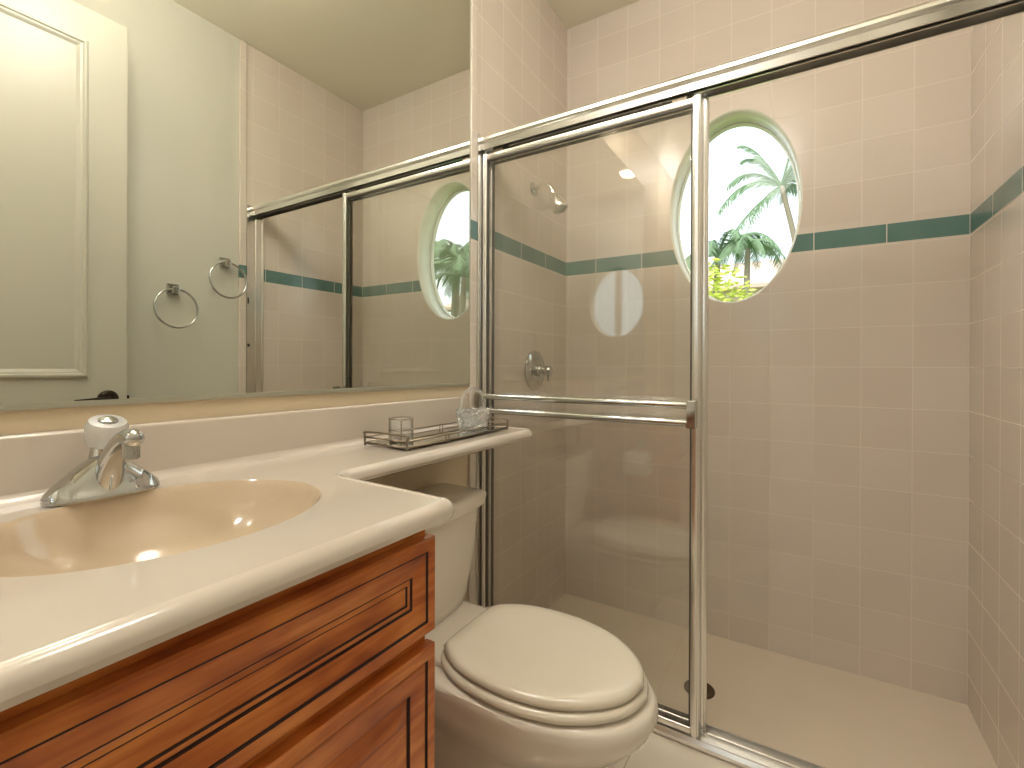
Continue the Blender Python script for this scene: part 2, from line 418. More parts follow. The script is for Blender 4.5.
bm = nb(); box(bm, DX0+.008, DX1-.008, DY1-.001, DY1+.002, hz-.03, hz+.03); box(bm, DX0+.013, DX1-.013, DY1, DY1+.012, hz-.010, hz+.010); obj('latch', bm, BRONZE, d)
for z in (.35, 1.3, 2.2):
    bm = nb(); lathe(bm, [(.007, 0), (.007, .09)], (DX1+.004, DY0-.004, z)); box(bm, DX1-.03, DX1+.002, DY0-.002, DY0, z, z+.09); box(bm, DX1, W, DY0-.006, DY0-.002, z, z+.09)
    obj('hinge', bm, NICKEL, d)

# ------------------------------------------------------------------ mirror
MB = 1.047
bm = nb(); box(bm, .001, .006, -.60, 1.320, MB, 2.40)
mo = obj('wall_mirror', bm, MIRROR)
tag(mo, 'large frameless wall mirror above the vanity counter', 'mirror')
bm = nb(); box(bm, .001, .0085, -.60, 1.320, MB-.006, MB); box(bm, .006, .0085, -.60, 1.320, MB, MB+.003)
box(bm, .001, .0075, 1.3165, 1.320, MB, 2.40); obj('mirror_channel', bm, MEDGE, mo)

# ------------------------------------------------------------------ vanity cabinet
CY0, CY1 = -.56, .552
FX = .491
cab = thing('vanity_cabinet', 'cherry-stained wooden vanity cabinet with dark glazed grooves under the counter', 'cabinet', (.24, 0, ZF))
def kid(name, bm, m, parent, **k):
    """child built in world coordinates under an unrotated empty"""
    o = obj(name, bm, m, parent, **k)
    off = Vector((0, 0, 0)); q = parent
    while q: off += q.location; q = q.parent
    o.data.transform(Matrix.Translation(-off)); return o
bm = nb()
box(bm, .003, FX-.018, CY0, CY0+.018, ZF+.10, .8785); box(bm, .003, FX-.018, CY1-.018, CY1, ZF+.10, .8785)
box(bm, .003, FX-.07, CY0, CY1, ZF, ZF+.10); box(bm, .003, .012, CY0+.018, CY1-.018, ZF+.10, .80); box(bm, .003, FX-.018, CY0+.018, CY1-.018, ZF+.10, ZF+.118)
kid('body', bm, WOOD, cab)
bm = nb()
for a, b in ((CY0, CY0+.04), (CY1-.04, CY1), (-.03, .01)): box(bm, FX-.018, FX, a, b, ZF+.10, .878)
box(bm, FX-.0185, FX-.0005, CY0+.04, CY1-.04, .83, .878); box(bm, FX-.0185, FX-.0005, CY0+.04, CY1-.04, .675, .720); box(bm, FX-.0185, FX-.0005, CY0+.04, CY1-.04, ZF+.10, ZF+.14)
kid('face_frame', bm, WOOD, cab)
def panel_front(name, y0, y1, z0, z1, prof, parent):
    """nested rectangular rings: (inset, height over FX, glaze?)"""
    bm = nb(); rs = []
    for ins, dep, gl in prof:
        rs.append(([(FX+dep, y0+ins, z0+ins), (FX+dep, y1-ins, z0+ins), (FX+dep, y1-ins, z1-ins), (FX+dep, y0+ins, z1-ins)], gl))
    vr = [[bm.verts.new(p) for p in r] for r, _ in rs]
    for k in range(len(vr)-1):
        for i in range(4):
            j = (i+1) % 4; f = bm.faces.new((vr[k][i], vr[k][j], vr[k+1][j], vr[k+1][i])); f.material_index = 1 if rs[k+1][1] else 0
    bm.faces.new(vr[-1]); bm.faces.new(vr[0])
    return kid(name, bm, [WOOD, GLAZE], parent)
drawer_prof = [(0, 0, 0), (0, .016, 0), (.003, .019, 0), (.018, .019, 0), (.0193, .0168, 1), (.0212, .0168, 1), (.0230, .018, 0), (.047, .0145, 0), (.0483, .0122, 1), (.0500, .0122, 1), (.0515, .0135, 0), (.056, .0135, 0), (.0572, .0118, 1), (.0585, .0118, 1), (.060, .0125, 0)]
door_prof = [(0, 0, 0), (0, .016, 0), (.003, .019, 0), (.018, .019, 0), (.0195, .016, 1), (.0215, .016, 1), (.0235, .018, 0), (.052, .016, 0), (.0535, .0125, 1), (.0560, .0125, 1), (.080, .0165, 0)]
dz0, dz1 = .708, .850
panel_front('drawer_front', -.02, CY1+.004, dz0, dz1, drawer_prof, cab)
panel_front('drawer_front', CY0-.004, -.026, dz0, dz1, drawer_prof, cab)
for a, b in ((.262, CY1+.004), (-.02, .258), (-.30, -.026), (CY0-.004, -.304)): panel_front('door', a, b, ZF+.11, .688, door_prof, cab)

# ------------------------------------------------------------------ counter with integral basin
ZT = .911
ct = thing('vanity_countertop', 'cream cultured marble counter with an integral oval sink and a narrow ledge over the toilet', 'counter', (.25, .3, ZT-.04))
outl = [(0.001, -.58), (.547, -.58), (.547, .567), (.262, .580), (.268, 1.320), (0.001, 1.320)]
outl = roundpoly(outl, [0, .03, .022, .03, .035, .0], 6)
a2 = sum(outl[i-1][0]*outl[i][1]-outl[i][0]*outl[i-1][1] for i in range(len(outl)))
if a2 < 0: outl.reverse()
def clampx(poly): return [(max(x, .001), y) for x, y in poly]
bm = nb()
levels = [(.022, ZT-.032), (.012, ZT-.0315), (.004, ZT-.027), (0, ZT-.019), (.001, ZT-.012), (.005, ZT-.006), (.010, ZT-.002), (.015, ZT), (.019, ZT-.0003), (.021, ZT-.0018)]
rings = [[(x, y, z) for x, y in clampx(inset(outl, i))] for i, z in levels]
rs = loft(bm, rings, False, False)
SX, SY, SRX, SRY = .262, .302, .168, .200
n = 72
def oval(k, z, dx=0): return [bm.verts.new((SX+dx+SRX*k*math.cos(2*PI*i/n), SY+SRY*k*math.sin(2*PI*i/n), z)) for i in range(n)]
ov = oval(1.0, ZT-.0018)
ov2 = oval(.96, ZT-.032)
for lp, hole in ((rs[-1], ov), (rs[0], ov2)):
    flat = list(lp)+hole
    for tri in tessellate_polygon([[v.co for v in lp], [v.co for v in hole]]):
        try: bm.faces.new([flat[i] for i in tri])
        except ValueError: pass
kid('slab', bm, MARBLE, ct, smooth=True, auto=28)
bm = nb(); prof = [(1.0, -.0018), (.99, -.0045), (.965, -.012), (.93, -.032), (.86, -.055), (.76, -.077), (.65, -.096), (.5, -.113), (.3, -.126), (.11, -.130)]
prev = None
for k, dz in prof:
    cur = oval(k, ZT+dz, -.02*(1-k))
    if prev:
        for i in range(n): bm.faces.new((prev[i], prev[(i+1) % n], cur[(i+1) % n], cur[i]))
    prev = cur
bs = kid('basin', bm, BASIN, ct, smooth=True)
bm = nb(); lathe(bm, [(.0, -.003), (.024, -.002), (.026, .001), (.021, .003), (.006, .002), (0, .002)], (SX-.018, SY, ZT-.129)); kid('drain_ring', bm, CHROME, ct, smooth=True)
bm = nb(); prism(bm, roundpoly([(.0012, ZT-.002), (.021, ZT-.002), (.021, 1.006), (.0012, 1.006)], [0, 0, .006, 0]), 1, -.58, 1.288)
prism(bm, [(.0205, ZT-.002), (.036, ZT-.0018), (.028, ZT+.001), (.0225, ZT+.006), (.0205, ZT+.013)], 1, -.58, 1.27)
kid('backsplash', bm, MARBLE, ct, smooth=True, auto=35)

# ------------------------------------------------------------------ faucet
FXc, FYc = .080, .293
fa = thing('faucet', 'chrome single-handle faucet with a clear round knob behind the sink', 'faucet', (FXc, FYc, ZT))
bm = nb(); rings = []
L_ = .071
def fh(t):  # height along the base, t in -1..1
    a = abs(t); return .009+.056*max(0, 1-a**1.25)**1.02 if a < 1 else .008
for k in range(-16, 17):
    t = k/16; hgt = fh(t); y = t*L_
    hw = .027*math.sqrt(max(0.0, 1-abs(t)**3.2))+.003; tw = min(.018, hw*.8)*(1-.15*abs(t))
    rings.append([(hw, y, 0), (hw, y, .004), (hw*.92, y, .009*.9), (tw+(hw*.92-tw)*.5, y, hgt*.5), (tw, y, hgt*.92), (tw*.6, y, hgt), (-tw*.6, y, hgt), (-tw, y, hgt*.92), (-(tw+(hw*.92-tw)*.5), y, hgt*.5), (-hw*.92, y, .009*.9), (-hw, y, .004), (-hw, y, 0)])
loft(bm, rings); obj('body', bm, CHROME, fa, smooth=True, auto=50)
bm = nb()
sp = spline([(.008, 0, .012), (.024, 0, .048), (.050, 0, .075), (.080, 0, .092), (.100, 0, .093)], 5)
tube(bm, sp, [.019-.0075*i/(len(sp)-1) for i in range(len(sp))], 16)
lathe(bm, [(0, 0), (.0122, 0), (.0125, .005), (.0110, .010), (.0065, .0135), (0, .0145)], (.096, 0, .093), (.97, 0, -.02))
obj('spout', bm, CHROME, fa, smooth=True, auto=45)
bm = nb(); lathe(bm, [(0, 0), (.010, 0), (.0105, .004), (.0105, .022), (.008, .024), (0, .024)], (.092, 0, .087), (.05, 0, -1)); obj('aerator', bm, CHROME, fa, smooth=True, auto=40)
bm = nb(); lathe(bm, [(0, 0), (.016, 0), (.0145, .020), (0, .020)], (-.010, 0, .056), (.3, 0, 1)); obj('knob_stem', bm, CHROME, fa, smooth=True, auto=40)
bm = nb(); n_ = 40; kr = []
for r, h_, am in ((.0001, 0, 0), (.018, 0, 0), (.0215, .002, .5), (.0232, .012, 1), (.0250, .026, 1), (.0250, .032, .6), (.0225, .038, 0), (.0125, .039, 0), (.0115, .036, 0), (.0001, .036, 0)):
    kr.append([((r+am*.0011*math.cos(i*PI/2.0))*math.cos(2*PI*i/n_), (r+am*.0011*math.cos(i*PI/2.0))*math.sin(2*PI*i/n_), .006+h_) for i in range(n_)])
loft(bm, kr); kn = obj('knob', bm, ACRYL, fa, smooth=True, auto=50); kn.location = (-.004, 0, .071); kn.rotation_euler = (0, math.radians(22), 0)
bm = nb(); lathe(bm, [(0, 0), (.0115, 0), (.0122, .0045), (.009, .0068), (0, .0075)], (0, 0, .0420)); obj('cap', bm, CHROME, kn, smooth=True)
bm = nb(); lathe(bm, [(0, 0), (.0022, 0), (.0022, .0012), (0, .002)], (.0225, -.012, .022), (1, 0, .25)); obj('screw', bm, CHROME, fa)

# ------------------------------------------------------------------ wire tray, candle jar, glass basket
tx0, tx1, ty0, ty1 = .062, .204, .812, 1.248
tr = thing('vanity_tray', 'narrow wire-railed vanity tray with mirrored base on the ledge over the toilet', 'tray', ((tx0+tx1)/2, (ty0+ty1)/2, ZT))
bm = nb(); box(bm, tx0+.002, tx1-.002, ty0+.002, ty1-.002, ZT+.004, ZT+.007); kid('tray_base', bm, MIRROR, tr)
bm = nb(); r = .0022
def rect(z, rr=r, e=0): tube(bm, [(tx0-e, ty0-e, z), (tx1+e, ty0-e, z), (tx1+e, ty1+e, z), (tx0-e, ty1+e, z)], rr, 8, closed=True)
for a, b in (((tx0, ty0), (tx1, ty0)), ((tx1, ty0), (tx1, ty1)), ((tx1, ty1), (tx0, ty1)), ((tx0, ty1), (tx0, ty0))):
    for z in (ZT+.006, ZT+.020): tube(bm, [(a[0], a[1], z), (b[0], b[1], z)], r if z > ZT+.01 else .0028, 8)
kid('rail', bm, NICKEL, tr, smooth=True)
for x0, y0, x1, y1 in ((tx0, ty0, tx1, ty0), (tx0, ty1, tx1, ty1)):
    bm = nb(); tube(bm, spline([(x0, y0, ZT), (x0, y0, ZT+.026), (x0+.008, y0, ZT+.033), (x1-.008, y0, ZT+.033), (x1, y0, ZT+.026), (x1, y0, ZT)], 4), .0026, 8)
    kid('end_handle', bm, NICKEL, tr, smooth=True)
for x in (tx0, tx1):
    for k in (1, 2):
        y = ty0+(ty1-ty0)*k/3; bm = nb()
        tube(bm, [(x+.0, y+.007*math.cos(q*PI/6), ZT+.013+.007*math.sin(q*PI/6)) for q in range(12)], .0014, 6, closed=True)
        tube(bm, [(x, y, ZT), (x, y, ZT+.006)], .003, 6); kid('ring_ornament', bm, NICKEL, tr, smooth=True)
# candle jar
jx, jy = .125, .872
jr = thing('candle_jar', 'small round glass candle jar in a dark metal band on the tray', 'jar', (jx, jy, ZT+.0075))
bm = nb(); lathe(bm, [(0, 0), (.025, 0), (.027, .003), (.027, .058), (.0245, .058), (.0245, .005), (0, .005)], (0, 0, 0)); obj('glass_cup', bm, CRYSTAL, jr, smooth=True, auto=40)
bm = nb()
for z in (.030, .057):
    tube(bm, [(.0285*math.cos(2*PI*q/28), .0285*math.sin(2*PI*q/28), z) for q in range(28)], .0017, 6, closed=True)
for q in range(4):
    t = PI/4+q*PI/2; tube(bm, [(.029*math.cos(t), .029*math.sin(t), .001), (.029*math.cos(t), .029*math.sin(t), .060)], .0015, 6)
tube(bm, [(.0265*math.cos(2*PI*q/28), .0265*math.sin(2*PI*q/28), .002) for q in range(28)], .002, 6, closed=True)
obj('metal_holder', bm, NICKEL, jr, smooth=True)
bm = nb(); lathe(bm, [(0, .0055), (.0238, .0055), (.0238, .022), (0, .021)], (0, 0, 0)); obj('wax', bm, WAX, jr, smooth=True, auto=40)
# cut glass basket
bx, by = .125, 1.176
bk = thing('glass_basket', 'cut crystal basket with an arched glass handle at the shower end of the tray', 'basket', (bx, by, ZT+.0075))
bm = nb(); n_ = 32; rg = []
def bring(rx, ry, z, am=0, ph=0): return [((rx+am*math.cos(i*PI+ph))*math.cos(2*PI*i/n_), (ry+am*math.cos(i*PI+ph))*math.sin(2*PI*i/n_), z+(.0025*math.cos(i*PI) if am < 0 else 0)) for i in range(n_)]
rg.append([(0.0001*math.cos(2*PI*i/n_), .0001*math.sin(2*PI*i/n_), 0) for i in range(n_)])
rg.append(bring(.030, .047, 0))
for k in range(7): rg.append(bring(.034+.010*k/6, .052+.010*k/6, .004+.046*k/6, .0024, (k % 2)*PI))
rg.append(bring(.044, .063, .056, -.0015)); rg.append(bring(.036, .055, .055, -.0015)); rg.append(bring(.034, .052, .045)); rg.append(bring(.026, .041, .010))
rg.append([(0.0001*math.cos(2*PI*i/n_), .0001*math.sin(2*PI*i/n_), .008) for i in range(n_)])
loft(bm, rg); obj('bowl', bm, CRYSTAL, bk)
bm = nb(); tube(bm, spline([(0, -.058, .050), (0, -.058, .080), (0, -.040, .108), (0, 0, .120), (0, .040, .108), (0, .058, .080), (0, .058, .050)], 6), .0042, 10); obj('handle', bm, CRYSTAL, bk, smooth=True)

# ------------------------------------------------------------------ toilet
TYc = .968
to = thing('toilet', 'bone-coloured toilet with closed lid between the vanity and the shower', 'toilet', (.35, TYc, ZF))
lidtab = [(.268, 0), (.268, .075), (.276, .105), (.30, .128), (.345, .151), (.40, .164), (.46, .168), (.52, .163), (.58, .147), (.63, .120), (.67, .085), (.695, .047), (.707, 0)]
half = spline([(a, b, 0) for a, b in lidtab], 4)
def lidline(scale_x=0, grow=0):
    up = [(p.x, p.y) for p in half]; full = up+[(x, -y) for x, y in reversed(up[1:-1])]
    full.reverse()
    a = sum(full[i-1][0]*full[i][1]-full[i][0]*full[i-1][1] for i in range(len(full)))
    if a < 0: full.reverse()
    return inset(full, -grow) if grow else full
def lsc(k, z): return [(.49+(x-.49)*k, TYc+y*k, z) for x, y in lidline(0, 0)]
def lring(grow, z, sx=0): return [(x+sx, TYc+y, z) for x, y in lidline(0, grow)]
bm = nb()
loft(bm, [lring(-.012, .444), lring(-.002, .446), lring(.001, .451), lring(0, .458), lring(-.005, .4635), lring(-.014, .4665), lsc(.80, .468)])
kid('lid', bm, SEATM, to, smooth=True, auto=60)
bm = nb()
loft(bm, [lring(-.006, .421), lring(.006, .424), lring(.010, .430), lring(.008, .438), lring(0, .4425), lsc(.93, .443)])
kid('seat', bm, SEATM, to, smooth=True, auto=60)
for s in (-1, 1):
    bm = nb(); tube(bm, [(.268, TYc+s*.07-.02, .443), (.268, TYc+s*.07+.02, .443)], .009, 12); kid('hinge', bm, SEATM, to, smooth=True)
# bowl: egg rings that narrow to the foot
def egg(x0, x1, hw, z, xm=None, pw=2.0, n=48):
    xm = xm if xm is not None else x0+(x1-x0)*.5; out = []
    for i in range(n):
        t = 2*PI*i/n; c, s = math.cos(t), math.sin(t)
        ex = (x1-xm) if c > 0 else (xm-x0); q = pw if c < 0 else 2.0
        k = (abs(c)**q+abs(s)**q)**(-1/q); out.append((xm+ex*c*k, TYc+hw*s*k, z))
    return out
bm = nb()
loft(bm, [egg(.20, .52, .108, ZF, .40, 3), egg(.19, .53, .112, ZF+.02, .40, 3), egg(.17, .50, .095, ZF+.06, .38, 3), egg(.15, .50, .092, ZF+.12, .38, 3), egg(.13, .545, .105, ZF+.175, .40, 3),
          egg(.12, .625, .132, ZF+.22, .44, 3), egg(.12, .688, .158, ZF+.262, .46, 3), egg(.12, .722, .174, ZF+.30, .46, 3.4), egg(.12, .736, .181, ZF+.33, .46, 3.6), egg(.125, .733, .182, ZF+.348, .46, 3.8), egg(.14, .722, .180, ZF+.357, .46, 3.8), egg(.16, .70, .17, ZF+.360, .46, 3.6)])
kid('bowl', bm, CERAMIC, to, smooth=True, auto=60)
bm = nb()
def rr(x0, x1, hw, z, r=.03): return [(x, TYc+y, z) for x, y in roundpoly([(x0, -hw), (x1, -hw), (x1, hw), (x0, hw)], r)]
loft(bm, [rr(.03, .30, .10, ZF+.30), rr(.022, .305, .128, ZF+.345), rr(.02, .305, .132, ZF+.365, .035), rr(.025, .295, .128, ZF+.372), rr(.035, .285, .12, ZF+.374)])
kid('deck', bm, CERAMIC, to, smooth=True, auto=60)
def tk(x0, x1, hw, z, bow, n=10):
    pts = [(x0, -hw), ]
    fr = [(x1+bow*(1-(k/n*2-1)**2), -hw+2*hw*k/n) for k in range(n+1)]
    poly = [(x0, -hw)]+fr+[(x0, hw)]
    return [(x, TYc+y, z) for x, y in roundpoly(poly, [.02]+[.012]+[0]*(n-1)+[.012]+[.02], 5)]
bm = nb()
loft(bm, [tk(.04, .150, .095, .428, .010), tk(.03, .165, .112, .436, .012), tk(.026, .170, .124, .47, .014), tk(.022, .172, .150, .56, .016), tk(.02, .172, .166, .64, .018), tk(.02, .170, .176, .706, .018)])
kid('tank', bm, CERAMIC, to, smooth=True, auto=60)
bm = nb()
loft(bm, [tk(.02, .170, .178, .700, .018), tk(.012, .184, .194, .704, .020), tk(.010, .187, .198, .732, .020), tk(.014, .183, .194, .740, .020), tk(.024, .172, .182, .744, .018)])
kid('tank_lid', bm, CERAMIC, to, smooth=True, auto=50)
for s in (-1, 1):
    bm = nb(); lathe(bm, [(0, 0), (.014, 0), (.013, .012), (.006, .017), (0, .018)], (.40, TYc+s*.103, ZF+.018), n=16); kid('bolt_cap', bm, CERAMIC, to, smooth=True)

# ------------------------------------------------------------------ toilet paper on the vanity side
px, py, pz = .335, CY1+.068, .672
hp = thing('toilet_paper_holder', 'chrome toilet paper holder on the cabinet side facing the toilet', 'toilet paper holder', (px, CY1+.001, pz))
bm = nb(); lathe(bm, [(0, 0), (.022, 0), (.022, .004), (.012, .010), (.006, .014)], (.0, .0, .062), (0, 1, 0)); obj('wall_plate', bm, CHROME, hp, smooth=True, auto=40)
bm = nb(); tube(bm, spline([(0, .008, .062), (0, .050, .060), (-.030, .066, .045), (-.070, .067, .030), (-.072, .067, .008), (-.066, .067, 0)], 5), .004, 8)
tube(bm, [(-.07, .067, 0), (.07, .067, 0)], .006, 10); obj('roll_arm', bm, CHROME, hp, smooth=True)
bm = nb(); lathe(bm, [(.021, -.052), (.053, -.052), (.054, -.050), (.054, .050), (.053, .052), (.021, .052), (.019, .050), (.019, -.050)], (0, 0, 0), (1, 0, 0), 40, cap0=False, cap1=False)
tp = obj('toilet_paper_roll', bm, PAPER, smooth=True, auto=40); tp.location = (px, CY1+.068, pz-.013)
tag(tp, 'white toilet paper roll hanging from the holder beside the toilet', 'toilet paper')

# ------------------------------------------------------------------ shower enclosure
PZ0, PZ1 = ZF+.006, 1.918
YH0, YH1 = 1.372, 1.440
en = thing('shower_door_frame', 'polished aluminium header, track and wall jambs of the shower enclosure', 'shower frame', (W/2, 1.40, PZ0))
bm = nb()
hp_ = [(YH0+.004, 1.869), (YH0+.002, 1.888), (YH0+.004, 1.890), (YH0, 1.893), (YH0-.003, 1.900), (YH0-.002, 1.909), (YH0+.004, 1.916), (YH0+.012, 1.919), (YH1-.010, 1.919), (YH1, 1.910), (YH1, 1.869), (YH1-.004, 1.869), (YH1-.004, 1.905), (YH1-.036, 1.905), (YH1-.036, 1.872), (YH1-.040, 1.872), (YH1-.040, 1.905), (YH0+.008, 1.905), (YH0+.008, 1.869)]
prism(bm, hp_, 0, .0125, W-.0125); kid('header', bm, ALU, en)
bm = nb()
prism(bm, [(YH0-.004, PZ0), (YH0-.004, PZ0+.010), (YH0+.002, PZ0+.020), (YH0+.006, PZ0+.020), (YH0+.008, PZ0+.010), (1.401, PZ0+.010), (1.401, PZ0+.026), (1.405, PZ0+.026), (1.407, PZ0+.010), (1.432, PZ0+.010), (1.434, PZ0+.030), (1.438, PZ0+.030), (1.444, PZ0)], 0, .0125, W-.0125)
kid('bottom_track', bm, ALU, en)
for x0, x1, s in ((.0105, .022, 1), (W-.022, W-.0105, -1)):
    bm = nb()
    xa = 0.0005 if s == 1 else W-.0005; xi = .012 if s == 1 else W-.012; xm_ = .006 if s == 1 else W-.006
    prism(bm, [(xa, 1.3565), (xi, 1.3565), (xi, 1.371), (xi, 1.374), (xm_, 1.376), (xm_, 1.402), (xi, 1.404), (xi, 1.407), (xm_, 1.409), (xm_, 1.436), (xi, 1.438), (xi, 1.444), (xa, 1.444)], 2, PZ0, 1.921)
    kid('wall_jamb', bm, ALU, en)
bm = nb(); box(bm, W-.018, W-.0118, 1.362, 1.368, 1.20, 1.215); box(bm, W-.0135, W-.0118, 1.360, 1.366, 1.42, 1.45)
kid('bumper', bm, DARK, en)

GASK = mat('grey_gasket', (84, 78, 68), .5)
def sliding_panel(x0, x1, yc, z0, z1, label, bars):
    t = thing('sliding_shower_door', label, 'shower door', ((x0+x1)/2, yc, z0), 'sliding glass shower doors')
    hw = .0105
    def stile_prof(a, b): return roundpoly([(a, yc-hw), (b, yc-hw), (b, yc+hw), (a, yc+hw)], .004, 3)
    sw = .0235; sl = .017
    for a, b in ((x0, x0+sl), (x1-sw, x1)):
        bm = nb(); prism(bm, stile_prof(a, b), 2, z0, z1)
        prism(bm, roundpoly([(a+.006, yc-hw-.003), (b-.006, yc-hw-.003), (b-.004, yc-hw+.001), (a+.004, yc-hw+.001)], .0008, 2), 2, z0, z1)
        kid('stile', bm, ALU, t, smooth=True, auto=40)
    for a, b in ((z0, z0+.028), (z1-.020, z1)):
        bm = nb(); prism(bm, roundpoly([(yc-hw+.001, a), (yc+hw-.001, a), (yc+hw-.001, b), (yc-hw+.001, b)], .004, 3), 0, x0+sl-.0005, x1-sw+.0005); kid('rail', bm, ALU, t, smooth=True, auto=40)
    bm = nb(); box(bm, x0+sl-.004, x1-sw+.004, yc-.0025, yc+.0025, z0+.024, z1-.016); kid('glass_panel', bm, GLASS, t)
    bm = nb()
    for a, b, c, d_ in ((x0+sl-.0004, x0+sl+.003, z0+.028, z1-.020), (x1-sw-.004, x1-sw+.0004, z0+.028, z1-.020)): box(bm, a, b, yc-.006, yc+.006, c, d_)
    box(bm, x0+sl, x1-sw, yc-.006, yc+.006, z0+.0275, z0+.032); box(bm, x0+sl, x1-sw, yc-.006, yc+.006, z1-.024, z1-.0195)
    kid('gasket', bm, GASK, t)
    if bars:
        s = bars; yb = yc+s*.048; zb = (1.003, .955)
        for z in zb:
            bm = nb(); tube(bm, [(x0+.020, yb, z), (x1-.020, yb, z)], .0100, 16); kid('towel_bar', bm, CHROME, t, smooth=True, auto=50)
        for xc in (x0+.015, x1-.015):
            bm = nb(); box(bm, xc-.013, xc+.013, yb-.010 , yb+.010, zb[1]-.014, zb[0]+.014)
            for z in zb: tube(bm, [(xc, yb, z), (xc, yc+s*hw, z)], .007, 10)
            kid('towel_bar_bracket', bm, CHROME, t, bevel=.003)
    bm = nb()
    for xc in (x0+.06, x1-.06): box(bm, xc-.02, xc+.02, yc-.003, yc+.003, z1, z1+.022)
    kid('roller_hanger', bm, NICKEL, t)
    return t
sliding_panel(.0135, .744, 1.3905, PZ0+.013, 1.854, 'outer sliding glass shower door with double chrome towel bar, in front of the other', -1)
sliding_panel(.0165, .757, 1.420, PZ0+.013, 1.854, 'inner sliding glass shower door stacked behind the one with the towel bar', 0)

# ------------------------------------------------------------------ shower fittings
sh = thing('shower_fixture', 'brushed metal shower head on a curved arm high on the left tiled wall', 'shower head', (0, 1.776, 1.862))
bm = nb(); lathe(bm, [(0, 0), (.028, 0), (.028, .003), (.020, .008), (.011, .011), (0, .011)], (.0005, 0, 0), (1, 0, 0)); obj('flange', bm, CHROME, sh, smooth=True, auto=40)
bm = nb(); tube(bm, spline([(.005, 0, 0), (.035, 0, .007), (.062, 0, .003), (.082, 0, -.010), (.092, 0, -.026)], 6), .0098, 14); obj('arm', bm, ALU, sh, smooth=True)
bm = nb(); ax = Vector((.40, 0, -.88)).normalized()
lathe(bm, [(0, 0), (.012, 0), (.015, .010), (.012, .020), (.014, .026), (.024, .038), (.030, .058), (.033, .078), (.034, .092), (.031, .098), (.028, .095), (0, .095)], (.089, 0, -.020), ax); obj('shower_head', bm, ALU, sh, smooth=True, auto=45)
va = thing('shower_valve', 'round chrome shower valve with a small lever knob on the left tiled wall', 'valve', (0, 1.790, 1.088))
bm = nb(); lathe(bm, [(0, 0), (.085, 0), (.084, .006), (.074, .013), (.055, .017), (.035, .019), (0, .019)], (.0005, 0, 0), (1, 0, 0), 48); obj('escutcheon', bm, CHROME, va, smooth=True, auto=40)
bm = nb(); lathe(bm, [(0, .017), (.026, .017), (.024, .034), (.016, .038), (.015, .046), (.019, .050), (.021, .058), (.021, .076), (.017, .082), (0, .083)], (0, 0, 0), (1, 0, 0), 24); obj('knob', bm, CHROME, va, smooth=True, auto=40)
bm = nb(); tube(bm, [(.068, 0, -.015), (.070, -.004, -.045)], [.006, .004], 10); obj('lever', bm, CHROME, va, smooth=True)
for s in (-1, 1):
    bm = nb(); lathe(bm, [(0, 0), (.004, 0), (.004, .003), (0, .004)], (.017, 0, s*.050), (1, 0, 0), 12); obj('screw', bm, NICKEL, va)
dr = thing('shower_drain', 'round dark bronze drain in the shower floor behind the door stile', 'drain', (DR[0], DR[1], -.005))
bm = nb(); lathe(bm, [(0, 0), (.050, 0), (.050, .003), (.046, .005), (.040, .004), (0, .004)], (0, 0, 0), n=40); dpl = obj('drain_plate', bm, mat('drain_bronze', (96, 78, 62), .4, .7), dr, smooth=True, auto=40)
bm = nb()
for q in range(12):
    for rad in (.016, .030):
        t = 2*PI*q/12; lathe(bm, [(.0025, 0), (.0025, .0006)], (rad*math.cos(t), rad*math.sin(t), .0038), n=8)
obj('holes', bm, DARK, dr)

# ------------------------------------------------------------------ towel rings on the right wall
def towel_ring(y, z, label):
    t = thing('towel_ring', label, 'towel ring', (W, y, z), 'empty towel rings on the grey wall')
    bm = nb(); box(bm, -.012, -.0005, -.024, .024, -.024, .024); obj('wall_plate', bm, CHROME, t, bevel=.003)
    bm = nb(); box(bm, -.042, -.012, -.014, .014, -.020, .010); obj('post', bm, CHROME, t, bevel=.004)
    bm = nb(); tube(bm, [(-.036-.012*(1-math.cos(2*PI*k/40))*.5, .086*math.sin(2*PI*k/40), -.088+.086*math.cos(2*PI*k/40)) for k in range(40)], .0048, 10, closed=True)
    obj('ring', bm, CHROME, t, smooth=True); return t
towel_ring(1.026, 1.446, 'chrome towel ring nearer the door, the lower of the two in the mirror')
towel_ring(1.250, 1.606, 'chrome towel ring nearer the shower, the higher of the two in the mirror')

# ------------------------------------------------------------------ added fill globes and the downlight
FILL_GLOW = emit('fill_globe_glow', (255, 250, 242), 14.5)
cl = thing('added_fill_globe', 'added opal globe on a short ceiling stem, unseen fill light for the bathroom', 'ceiling light', (FILL_GLOBE_XY[0], FILL_GLOBE_XY[1], ZC))  # added out of view; stands in for flash bounced off the ceiling
bm = nb(); lathe(bm, [(0, -.0005), (.07, -.0005), (.072, -.012), (.05, -.022), (.014, -.028), (.012, -.09), (.045, -.10), (.05, -.125), (0, -.125)], (0, 0, 0), n=48); obj('stem', bm, ALU, cl, smooth=True, auto=40)
bm = nb(); lathe(bm, [(.16*math.sin(PI*q/20), -.265+.16*math.cos(PI*q/20)) for q in range(21)], (0, 0, 0), n=48); obj('globe', bm, FILL_GLOW, cl, smooth=True)
vl = thing('added_fill_bar', 'added three-globe chrome bar above the mirror, unseen fill light', 'fill light', (0, .30, 2.635))  # added fill, hidden above the view, to even out door, wall and ceiling brightness
bm = nb(); prism(bm, roundpoly([(-.42, -.05), (.42, -.05), (.42, .05), (-.42, .05)], .02), 0, .0005, .022); obj('back_plate', bm, CHROME, vl, smooth=True, auto=40)
FILL_BAR_GLOW = emit('fill_bar_glow', (255, 252, 247), 34.0)
